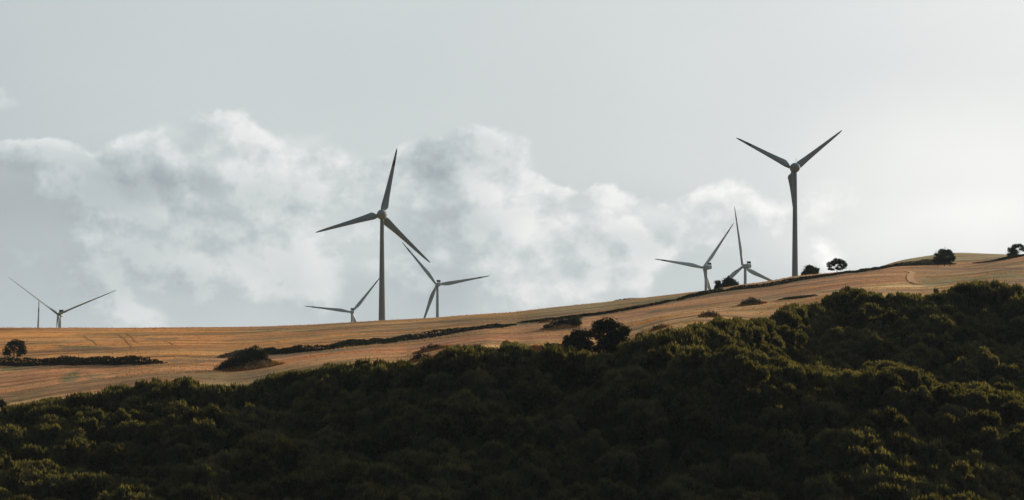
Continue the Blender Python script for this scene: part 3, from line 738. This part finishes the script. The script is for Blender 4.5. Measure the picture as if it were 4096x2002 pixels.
# the rest of the wood: one mass
rest = np.array([i for i in range(len(WP)) if i not in indiv])
me = bpy.data.meshes.new('wood')
me.vertices.add(len(rest)); co = np.stack([WP[rest, 0], WP[rest, 1], WZ[rest]], 1).astype(np.float32); me.vertices.foreach_set('co', co.ravel())
for nm, arr in (('tscale', scl[rest]), ('trot', rot[rest])):
    a_ = me.attributes.new(nm, 'FLOAT', 'POINT'); a_.data.foreach_set('value', arr.astype(np.float32))
a_ = me.attributes.new('tkind', 'INT', 'POINT'); a_.data.foreach_set('value', kind[rest].astype(np.int32))
me.update()
wood = link('wood', me); tag(wood, 'dense dark wood covering the slope up to the edge of the fields', 'wood', kind='stuff')
def gn_instances(obj, sources, name):
    ng = bpy.data.node_groups.new(name, 'GeometryNodeTree')
    ng.interface.new_socket('Geometry', in_out='INPUT', socket_type='NodeSocketGeometry')
    ng.interface.new_socket('Geometry', in_out='OUTPUT', socket_type='NodeSocketGeometry')
    N = ng.nodes; Lk = ng.links
    gi = N.new('NodeGroupInput'); go = N.new('NodeGroupOutput')
    join = N.new('GeometryNodeJoinGeometry')
    for s_ in reversed(sources):
        oi = N.new('GeometryNodeObjectInfo'); oi.transform_space = 'ORIGINAL'; oi.inputs['Object'].default_value = s_
        oi.inputs['As Instance'].default_value = True
        Lk.new(oi.outputs['Geometry'], join.inputs[0])
    ip = N.new('GeometryNodeInstanceOnPoints'); Lk.new(gi.outputs[0], ip.inputs['Points']); Lk.new(join.outputs[0], ip.inputs['Instance'])
    ip.inputs['Pick Instance'].default_value = True
    def named(n_, tp):
        q = N.new('GeometryNodeInputNamedAttribute'); q.data_type = tp; q.inputs[0].default_value = n_; return q.outputs[0]
    Lk.new(named('tkind', 'INT'), ip.inputs['Instance Index'])
    cx = N.new('ShaderNodeCombineXYZ'); Lk.new(named('trot', 'FLOAT'), cx.inputs[2]); Lk.new(cx.outputs[0], ip.inputs['Rotation'])
    Lk.new(named('tscale', 'FLOAT'), ip.inputs['Scale']); Lk.new(ip.outputs[0], go.inputs[0])
    md = obj.modifiers.new('scatter', 'NODES'); md.node_group = ng
gn_instances(wood, [tree_src[kd][0] for kd in sorted(tree_src)], 'wood_scatter')
assert len(tree_src) == NPROT

# single trees, clumps placed as the photograph shows them (photograph offsets from the foot, in pixels)
def place_tree(name, label, px, py, clumps, D=None, leaf=.26, dens=38, cat='tree', group=None, trunk=(2.0, .25), bases=((0, 0),), mat_='leaf_dark', spikes=.08, seed=0, depth=.55, spread=.68):
    if D is None: x, y, g = hit(px, py)
    else: y = D; x = (px-2048)/F*D; g = float(H(x, y))
    s = y/F; foot = (HOR-py)*s; dz_ = foot-g
    rr = random.Random(seed)
    cl = []; wid = max(abs(c[0]) for c in clumps)
    for (cx, cz, rx, rz) in clumps:
        q_ = rr.uniform(.82, 1.25); rx *= q_; rz *= q_*rr.uniform(.85, 1.15); cx += rr.uniform(-.25, .25)*rx; cz += rr.uniform(-.3, .3)*rz
        yy = rr.uniform(-1, 1)*wid*s*depth*.6
        cl.append((cx*s, yy, cz*s+dz_, rx*s, rz*s))
        cl.append((cx*s+rr.uniform(-.3, .3)*rx*s, yy*-.6+rr.uniform(-.5, .5), cz*s+dz_+rr.uniform(-.3, .3)*rz*s, rx*s*.7, rz*s*.7))
    for c_ in list(cl):
        for _ in range(2):
            th_ = rr.uniform(0, 6.283); q_ = rr.uniform(.85, 1.35); e_ = rr.uniform(.22, .42)
            cl.append((c_[0]+math.cos(th_)*c_[3]*q_, c_[1]+rr.uniform(-.5, .5)*c_[3], c_[2]+math.sin(th_)*c_[4]*q_, c_[3]*e_, c_[4]*e_*1.1))
    root = empty(name, (x, y, g)); tag(root, label, cat, group)
    link('crown', crown_mesh(cl, leaf, dens, seed+900, M[mat_], spikes, spread=spread), root)
    link('trunk', trunk_mesh([c[:3] for c in cl[:2*len(clumps):2]], trunk[0]+dz_, trunk[1], seed, bases=[(b[0]*s, b[1]*s) for b in bases]), root)
    return root
place_tree('oak_tree', 'round-crowned lone oak with two trunks above the left hedge', 60, 1432,
           [(-2, 62, 22, 13), (-22, 52, 16, 13), (20, 54, 18, 14), (-32, 36, 14, 11), (-10, 40, 16, 10), (30, 38, 15, 12), (-42, 16, 9, 6), (-30, 14, 13, 8), (-24, 24, 12, 8), (14, 24, 13, 10), (30, 24, 10, 8), (12, 12, 9, 6)],
           trunk=(2.6, .3), bases=((-4, 0), (9, 1)), seed=1)
place_tree('pine_tree', 'shaggy pair of evergreens rising from the hedge between the two grey turbines', 2912, 1160,
           [(2, 40, 11, 8), (-10, 30, 14, 9), (14, 32, 14, 9), (26, 20, 13, 9), (0, 18, 18, 11), (-12, 12, 14, 8), (34, 12, 9, 6), (-40, 26, 10, 6), (-36, 16, 12, 7), (-44, 8, 9, 6), (-28, 8, 12, 7), (20, 6, 18, 8)],
           D=1745, leaf=.34, trunk=(1.2, .22), bases=((0, 0), (-36, 0)), seed=2, spikes=.2)
place_tree('oak_tree', 'small dense round tree in the hedge just right of the tallest turbine', 3240, 1110,
           [(0, 36, 20, 10), (-14, 28, 14, 9), (16, 28, 14, 9), (-24, 16, 12, 8), (24, 18, 12, 8), (0, 18, 20, 10), (-10, 6, 18, 8), (14, 6, 16, 8), (-30, 8, 6, 4), (32, 22, 5, 4)],
           D=1740, leaf=.32, seed=3)
place_tree('oak_tree', 'small open-crowned tree with sky between its branches on the skyline hedge', 3348, 1092,
           [(-6, 52, 9, 5), (10, 50, 8, 5), (-18, 42, 9, 5), (0, 40, 9, 5), (20, 42, 9, 5), (-32, 36, 8, 4), (-28, 26, 10, 5), (30, 34, 9, 5), (36, 28, 5, 4), (-14, 30, 8, 5), (10, 28, 9, 5), (24, 22, 9, 5), (-30, 16, 9, 5), (-18, 14, 10, 5), (2, 18, 7, 4), (14, 14, 8, 4)],
           D=1735, leaf=.30, dens=40, trunk=(2.2, .25), seed=4, spread=.85)
place_tree('oak_tree', 'broad bushy tree on the skyline in front of the tan hilltop', 3778, 1056,
           [(-10, 44, 16, 9), (12, 48, 12, 8), (-26, 34, 12, 9), (4, 34, 16, 10), (24, 34, 12, 8), (-30, 20, 12, 8), (-10, 20, 16, 10), (30, 24, 10, 8), (34, 16, 7, 6), (-24, 8, 16, 8), (-2, 8, 18, 8), (16, 18, 12, 8)],
           D=1735, leaf=.30, bases=((0, 0), (22, 0)), seed=5, spikes=.15)
place_tree('oak_tree', 'low bushy tree on the skyline at the far right, beside an open one', 4052, 1030,
           [(0, 34, 10, 8), (-8, 24, 12, 8), (8, 24, 11, 9), (-12, 10, 12, 7), (6, 10, 13, 8), (-16, 2, 8, 4)], D=1740, leaf=.3, seed=6, spikes=.15)
place_tree('oak_tree', 'slim open tree with bare leaning trunk on the skyline at the far right', 4072, 1030,
           [(-10, 48, 10, 4), (8, 50, 11, 4), (18, 42, 7, 4), (24, 34, 6, 4), (0, 42, 9, 4), (14, 30, 6, 3), (22, 26, 5, 3), (6, 32, 5, 3)], D=1738, leaf=.30, dens=36, trunk=(2.5, .22), seed=7, spread=.85)
place_tree('oak_tree', 'tallest dark oak standing out of the wood edge against the stubble', 2435, 1440,
           [(-2, 146, 34, 16), (-34, 138, 22, 13), (34, 134, 26, 15), (62, 122, 24, 12), (78, 112, 10, 8), (-54, 122, 18, 13), (-30, 118, 24, 14), (4, 120, 30, 17), (36, 108, 26, 15), (60, 100, 16, 12), (-62, 104, 12, 10), (-40, 92, 16, 14),
            (-10, 94, 30, 18), (22, 84, 30, 18), (46, 80, 18, 12), (-30, 66, 22, 16), (-2, 62, 30, 18), (26, 56, 26, 16), (-44, 44, 16, 12), (-16, 36, 26, 14), (16, 30, 26, 14), (42, 34, 14, 10), (-2, 12, 34, 14)],
           D=812, leaf=.25, dens=40, spread=.74, mat_='leaf_dark', trunk=(3.2, .4), seed=8, spikes=.1)  # darker leaf colour stands in for the backlit shade of this crown
place_tree('oak_tree', 'rounded dark oak leaning against the left side of the tallest wood-edge oak', 2312, 1440,
           [(4, 108, 20, 12), (26, 104, 22, 13), (46, 94, 18, 12), (-18, 96, 18, 12), (-38, 80, 18, 12), (-54, 60, 16, 12), (-10, 78, 28, 16), (20, 76, 28, 16), (44, 68, 20, 14), (-34, 54, 24, 14), (0, 50, 32, 16), (34, 46, 26, 14), (-44, 34, 20, 12), (-10, 24, 34, 14), (28, 20, 30, 14), (-50, 14, 20, 10)],
           D=815, leaf=.25, dens=40, spread=.74, mat_='leaf_dark', trunk=(2.6, .32), seed=9, spikes=.1)
place_tree('oak_tree', 'small ragged sapling pair at the wood edge below the dirt track', 3764, 1204,
           [(-20, 42, 9, 7), (-14, 32, 10, 7), (-18, 20, 12, 8), (0, 26, 6, 4), (14, 34, 10, 6), (22, 24, 11, 7), (8, 16, 12, 7), (26, 12, 12, 8), (-10, 6, 18, 8)],
           D=975, leaf=.24, dens=36, mat_='leaf', seed=10, spikes=.15, bases=((-16, 0), (16, 0)))
place_tree('bush', 'grey-green bush behind the wood edge at the orange bank, left of the tallest oak', 2195, 1412,
           [(0, 26, 20, 9), (-18, 20, 14, 9), (20, 22, 16, 9), (-26, 10, 12, 8), (0, 12, 24, 10), (26, 12, 14, 8), (-4, 34, 4, 8)], leaf=.24, dens=34, cat='bush', mat_='leaf_dark', seed=11, trunk=(.5, .1))
place_tree('bush', 'pale grey scrubby bush at the wood edge in the middle of the slope', 1955, 1428,
           [(-18, 18, 16, 9), (4, 22, 18, 9), (24, 26, 12, 10), (30, 14, 14, 8), (0, 10, 26, 9), (-26, 8, 12, 7)], leaf=.24, dens=30, cat='bush', mat_='scrub', seed=12, trunk=(.5, .1))
place_tree('bush', 'small round bush standing alone at the left photo edge below the pink field', 6, 1645,
           [(0, 38, 14, 9), (-12, 32, 14, 9), (12, 28, 12, 9), (0, 20, 20, 10), (16, 14, 12, 8)], D=825, leaf=.2, dens=40, cat='bush', mat_='leaf_dark', seed=13, trunk=(.6, .1))
place_tree('bush', 'small rounded grey-green shrub on the field edge right of the tallest oak', 2560, 1362,
           [(-8, 18, 12, 8), (6, 20, 10, 8), (0, 10, 18, 8)], leaf=.24, dens=34, cat='bush', mat_='leaf_dark', seed=14, trunk=(.5, .1))
place_tree('oak_tree', 'spiky young tree sticking up from the wood edge above the shaded middle', 2030, 1420,
           [(-2, 52, 7, 7), (-8, 42, 12, 8), (8, 40, 12, 8), (-14, 28, 14, 8), (12, 28, 14, 8), (0, 16, 20, 10), (20, 12, 14, 8), (-20, 10, 14, 8)], D=828, leaf=.2, dens=40, mat_='leaf', seed=15, spikes=.2)

place_tree('bush', 'low ragged bush on the field edge between two grey-green bushes in the middle', 2092, 1428,
           [(0, 24, 10, 8), (-10, 14, 14, 8), (12, 12, 14, 8), (-22, 8, 10, 6)], D=850, leaf=.22, dens=40, cat='bush', mat_='leaf', seed=16, trunk=(.5, .1))
place_tree('bush', 'tiny dark bush in the stubble right above the left end of the middle wood edge', 1602, 1462,
           [(0, 12, 9, 6), (-8, 6, 10, 5), (9, 5, 10, 5)], leaf=.24, dens=40, cat='bush', seed=17, trunk=(.4, .08))
place_tree('bush', 'low spreading grey-brown bush on the orange bank nearest the tallest oak', 2240, 1404,
           [(0, 12, 12, 7), (-14, 7, 12, 6), (13, 6, 11, 6)], leaf=.24, dens=36, cat='bush', mat_='scrub', seed=18, trunk=(.4, .08))
place_tree('bush', 'dark low bush just below the right end of the long central hedge', 1905, 1398,
           [(0, 10, 14, 6), (-16, 6, 13, 5), (15, 6, 12, 5)], leaf=.24, dens=36, cat='bush', mat_='scrub', seed=19, trunk=(.4, .08))
place_tree('bush', 'small dark shrub growing at the right end of the wide dark mound', 2306, 1302,
           [(0, 20, 14, 9), (-10, 12, 12, 8), (10, 10, 12, 8)], leaf=.24, dens=38, cat='bush', seed=20, trunk=(.5, .1))
# ------------------------------------------------------------------ hedges
def hedge(label, line, height_px, width_m, seed, mat_='leaf_dark', leaf=.36, cat='hedge', gaps=0.0, name='hedge', dens=5.0, D=None, nsp=.03):
    """line: (px, py of foot) points; height_px: height above the foot in photograph pixels at each point"""
    pts = []
    for (px, py), hp in zip(line, height_px):
        if D is None: x, y, g = hit(px, py)
        else:
            y = D; x = (px-2048)/F*D; g = float(H(x, y))
        pts.append((x, y, hp*y/F))
    pts = np.array(pts); seg = np.hypot(np.diff(pts[:, 0]), np.diff(pts[:, 1])); s = np.concatenate([[0], np.cumsum(seg)]); Lh = s[-1]
    r = np.random.default_rng(seed)
    st = np.arange(0, Lh, .8); n = len(st)
    cx = np.interp(st, s, pts[:, 0]); cy = np.interp(st, s, pts[:, 1]); hh = np.interp(st, s, pts[:, 2])
    hh = hh*np.clip(1+.5*fbm(st/17., st*0, seed, 3), .3, 1.5)
    fade = np.clip(np.minimum(st, Lh-st)/3.0, .25, 1); hh = hh*fade
    reps = max(3, int(dens*1.6))
    X = np.repeat(cx, reps)+r.normal(size=n*reps)*.5; Y = np.repeat(cy, reps)+r.uniform(-.5, .5, n*reps)*width_m
    hr = np.repeat(hh, reps); gz = H(X, Y)
    # solid inner bulk of twigs
    C = []; U = []
    for q in range(4):
        f = r.uniform(0, 1, len(X))**.7; yy = Y+r.normal(size=len(X))*.25
        C.append(np.stack([X+r.normal(size=len(X))*.35, yy, gz+hr*f*(1-.25*((Y-np.repeat(cy, reps))/(width_m*.5))**2)], 1))
    C = np.concatenate(C)
    Q = leaf_quads(C, leaf, r, up=.3)
    tops = np.stack([X, Y, gz+hr*.85], 1)[::14]
    Q = np.concatenate([Q, shoots(tops, leaf*1.1, leaf*.45, r)])
    ox, oy = float(cx[n//2]), float(cy[n//2]); oz = float(H(ox, oy))
    Q = Q-np.array([ox, oy, oz])
    me = quads_mesh(name, Q); me.materials.append(M[mat_])
    root = empty(name, (ox, oy, oz)); tag(root, label, cat, 'hedges across the fields' if cat == 'hedge' else None)
    link('foliage', me, root)
    # earth bank with stems that the hedge grows from
    bx = []; 
    us = np.linspace(-1, 1, 5)
    BX = np.array([cx+0*u for u in us]); BY = np.array([cy+u*width_m*.62 for u in us]); BZ = H(BX, BY)+np.array([(1-u*u)*hh*.45-.1 for u in us])
    link('core', grid_mesh('core', BX-ox, BY-oy, BZ-oz), root, [M['twig']])
    return root
m, t, out = mat('twiggy_hedge_core'); geo = t.new('ShaderNodeNewGeometry')
principled(t, out, t.ramp(t.noise(geo.outputs['Position'], 1.5, 4), [(.3, (.016, .018, .013)), (.7, (.035, .036, .026))]), .95, .05); M['twig'] = m
hedge('thick dark hedge along the foot of the orange field beside the lone oak', [(-60, 1464), (0, 1463), (200, 1462), (470, 1462), (560, 1460), (652, 1456)], [33, 31, 33, 29, 31, 12], 5, 21)
hedge('thin low hedge trailing off right of the thick left one', [(880, 1433), (960, 1424), (1030, 1416)], [14, 20, 18], 4, 22, mat_='scrub')
hedge('long dark hedge sweeping up the slope below the large central turbine', [(1050, 1416), (1200, 1411), (1342, 1397), (1564, 1374), (1640, 1362), (1786, 1341), (1977, 1314), (2060, 1302)],
      [20, 26, 26, 20, 25, 26, 15, 6], 5, 23)
hedge('dark hedge climbing from the scrub mound to the skyline pines', [(2077, 1292), (2150, 1288), (2239, 1279), (2493, 1245), (2650, 1216), (2810, 1180), (2900, 1166)], [3, 9, 11, 14, 9, 15, 18], 5, 24)
hedge('ragged dark hedge along the skyline past the foot of the tallest turbine', [(2900, 1166), (3072, 1147), (3199, 1123), (3330, 1104), (3440, 1090), (3560, 1070)], [16, 11, 13, 10, 12, 9], 5, 25)
hedge('low broad dark thicket on the skyline left of the bushy tree on the tan hill', [(3550, 1071), (3640, 1064), (3740, 1060), (3822, 1058)], [14, 20, 22, 12], 6, 26)
hedge('low hedge bank running up to the skyline trees at the far right', [(3900, 1054), (3980, 1045), (4036, 1036), (4096, 1026), (4180, 1014)], [3, 6, 9, 10, 10], 5, 27)
hedge('small dark thicket breaking the skyline above the climbing hedge', [(2405, 1222), (2470, 1214), (2540, 1207), (2590, 1202)], [5, 14, 15, 7], 5, 28, D=1772)
hedge('thin row of dry tufts between the two right-hand fields', [(3123, 1200), (3180, 1196), (3269, 1184)], [5, 8, 6], 2, 29, mat_='scrub', leaf=.3)

# ------------------------------------------------------------------ scrub mounds
m, t, out = mat('dry_bank'); geo = t.new('ShaderNodeNewGeometry')
nz = t.noise(geo.outputs['Position'], .45, 6, .7)
principled(t, out, t.ramp(nz, [(.3, (.28, .20, .12)), (.52, (.42, .29, .15)), (.75, (.60, .37, .17))]), .95, .05, nz, .7, .3); M['bank'] = m
def mound(label, px, py, wpx, hpx, bushes, seed, bmat='scrub', tufts=260, stretch=.55, grass=1.0, asym=0.0):
    x, y, g = hit(px, py); s = y/F; W = wpx*s; Hm = hpx*s
    root = empty('scrub_mound', (x, y, g)); tag(root, label, 'mound', 'scrub mounds in the fields')
    u = np.linspace(-1, 1, 41); v_ = np.linspace(-1, 1, 25); Ug, Vv = np.meshgrid(u, v_, indexing='ij')
    X = x+Ug*W/2; Y = y+Vv*W*stretch/2; rr = np.hypot(Ug, Vv)
    bump = (1-smooth(.15, 1, rr))*(1+.5*fbm(X/(W*.18), Y/(W*.18), seed, 4))*Hm*.6*(1+asym*Ug)
    Z = H(X, Y)+bump-.12*(rr > .95)-.1
    link('bank', grid_mesh('bank', X-x, Y-y, Z-g), root, [M['bank']])
    r = np.random.default_rng(seed)
    def onb(a, b):
        q = np.hypot(a, b); return H(x+a*W/2, y+b*W*stretch/2)+(1-smooth(.15, 1, q))*Hm*.6*(1+asym*a)
    n = tufts*3; a = r.uniform(-1.05, 1.05, n); b = r.uniform(-1.05, 1.05, n); kk = np.hypot(a, b) < 1.05+r.normal(size=n)*.08; a = a[kk]; b = b[kk]
    C = np.stack([a*W/2, b*W*stretch/2, onb(a, b)-g-.1], 1)
    link('dry_grass', quads_mesh('dry_grass', shoots(C, .9, .22, r)), root, [M['straw']])
    Q = []
    for (bx, bz, brx, brz) in bushes:
        brx *= 1.12; brz *= 1.35
        aa = bx/(wpx/2); zc = float(onb(np.array(aa), np.array(-.1)))-g; 
        n = int(60*brx*brz*s*s)+30
        d = r.normal(size=(n, 3)); d /= np.linalg.norm(d, axis=1, keepdims=True); d[:, 2] = np.abs(d[:, 2])
        Q.append(leaf_quads(np.array([bx*s, -W*stretch*.05, min(zc, bz*s)])+d*r.uniform(.3, 1, (n, 1))*np.array([brx*s, brx*s*.8, brz*s]), .30, r, up=.3))
        Q.append(shoots(np.array([bx*s, 0, min(zc, bz*s)])+d[:n//6]*np.array([brx*s, brx*s*.8, brz*s])*.9, .9, .13, r))
    link('bush', quads_mesh('bush', np.concatenate(Q)), root, [M[bmat]])
    return root
mound('large dark scrub-covered mound where the left fields meet, dry grass at its right end', 1000, 1478, 270, 62, [(-118, 6, 26, 10), (-95, 12, 32, 18), (-70, 22, 36, 24), (-40, 32, 38, 30), (-5, 46, 38, 36), (22, 52, 34, 40), (45, 36, 28, 32), (66, 18, 22, 20), (-60, 8, 60, 22), (-10, 12, 60, 26), (35, 10, 40, 26)], 31, bmat='leaf_dark', tufts=900, asym=.25)
mound('low orange heap with sparse scrub below the long central hedge', 1728, 1404, 150, 16, [(-30, 4, 18, 8), (0, 12, 22, 11), (24, 10, 16, 9)], 32, tufts=420)
mound('small dark scrub heap just above the wood edge, left of the middle', 1690, 1443, 125, 12, [(-14, 6, 24, 18), (16, 6, 18, 12), (-36, 0, 14, 8)], 33, bmat='leaf_dark', tufts=350)
mound('wide dark mound with a bush at its right end below the climbing hedge', 2245, 1316, 165, 30, [(-50, 6, 22, 12), (-20, 16, 26, 15), (10, 24, 26, 16), (40, 26, 22, 22), (56, 24, 20, 24)], 34, bmat='leaf_dark', tufts=420, asym=.3)
mound('small brown scrub heap at the lower end of the climbing hedge', 2182, 1292, 64, 12, [(-8, 4, 16, 8), (10, 6, 14, 9)], 35, tufts=160)
mound('stony scrub heap alone in the tan stubble under the grey turbines', 2840, 1270, 95, 10, [(-22, 4, 16, 9), (0, 6, 20, 13), (22, 4, 16, 8)], 36, tufts=260)
mound('dark scrub heap high in the right-hand stubble beneath the tallest turbine', 3008, 1220, 115, 14, [(-26, 4, 20, 10), (0, 8, 24, 15), (24, 6, 20, 10)], 37, tufts=300)
mound('faint grey scrub heap in the stubble right of the tallest oak', 2638, 1318, 80, 8, [(-14, 2, 16, 8), (10, 4, 16, 9)], 38, tufts=200)
mound('orange earth bank with grey scrub behind the wood edge, left of the tallest oak', 2140, 1440, 150, 26, [(-40, 6, 20, 10), (-10, 8, 18, 8)], 39, tufts=500)

# fence post at the lower field edge
x, y, g = hit(262, 1592, 840, 1300)
po = link('fence_post', pymesh('fence_post', *merge([tube((0, 0, -.3), (0, 0, 1.7), .11, .09, 8), tube((0, 0, 1.7), (0, 0, 1.78), .09, .02, 8)])), None, [M['post']])
po.location = (x, y, g); tag(po, 'lone pale fence post at the wood edge below the pink field', 'post')

# ------------------------------------------------------------------ loose grasses
def scatter(name, label, n, mat_, sampler, h, wd, seed):
    r = np.random.default_rng(seed); X, Y = sampler(r, n); Z = H(X, Y)
    me = quads_mesh(name, shoots(np.stack([X, Y, Z-.05], 1), h, wd, r)); me.materials.append(M[mat_])
    return tag(link(name, me), label, 'grass', kind='stuff')
def s_field(r, n):
    y = r.uniform(880, 1800, n*2); px = r.uniform(-100, 4200, n*2); x = (px-2048)/F*y
    k_ = (y > EDGE(px)+8) & (fbm(x/30., y/40., 61, 3)+r.uniform(-.3, .3, n*2) > .05); return x[k_][:n], y[k_][:n]
def s_crest(r, n):
    y = r.uniform(1745, 1800, n); px = r.uniform(-100, 4200, n); return (px-2048)/F*y, y
def s_edge(r, n):
    px = r.uniform(-100, 4200, n); y = EDGE(px)+r.exponential(28, n)+4; return (px-2048)/F*y, y
scatter('dry_grass', 'dry straw-coloured grass scattered over the stubble fields', 36000, 'straw', s_field, .50, .22, 51)
scatter('ridge_grass', 'rough weeds along the skyline of the ridge', 9000, 'weed', s_crest, .42, .16, 52)
scatter('edge_grass', 'yellow grass growing along the edge of the wood', 16000, 'weed', s_edge, .6, .15, 53)

# ------------------------------------------------------------------ haze
hz = link('haze', pymesh('haze', *box(0, 4200, 70, 34000, 10800, 340), smooth_=False))
m, t, out = mat('haze'); pv = t.new('ShaderNodeVolumePrincipled')
pv.inputs['Color'].default_value = (.72, .88, 1.0, 1); pv.inputs['Density'].default_value = 1.8e-5; pv.inputs['Anisotropy'].default_value = .0
t.l.new(pv.outputs[0], out.inputs['Volume']); hz.data.materials.append(m)
tag(hz, 'thin pale haze over the hills fading the distant turbines', 'haze', kind='stuff')
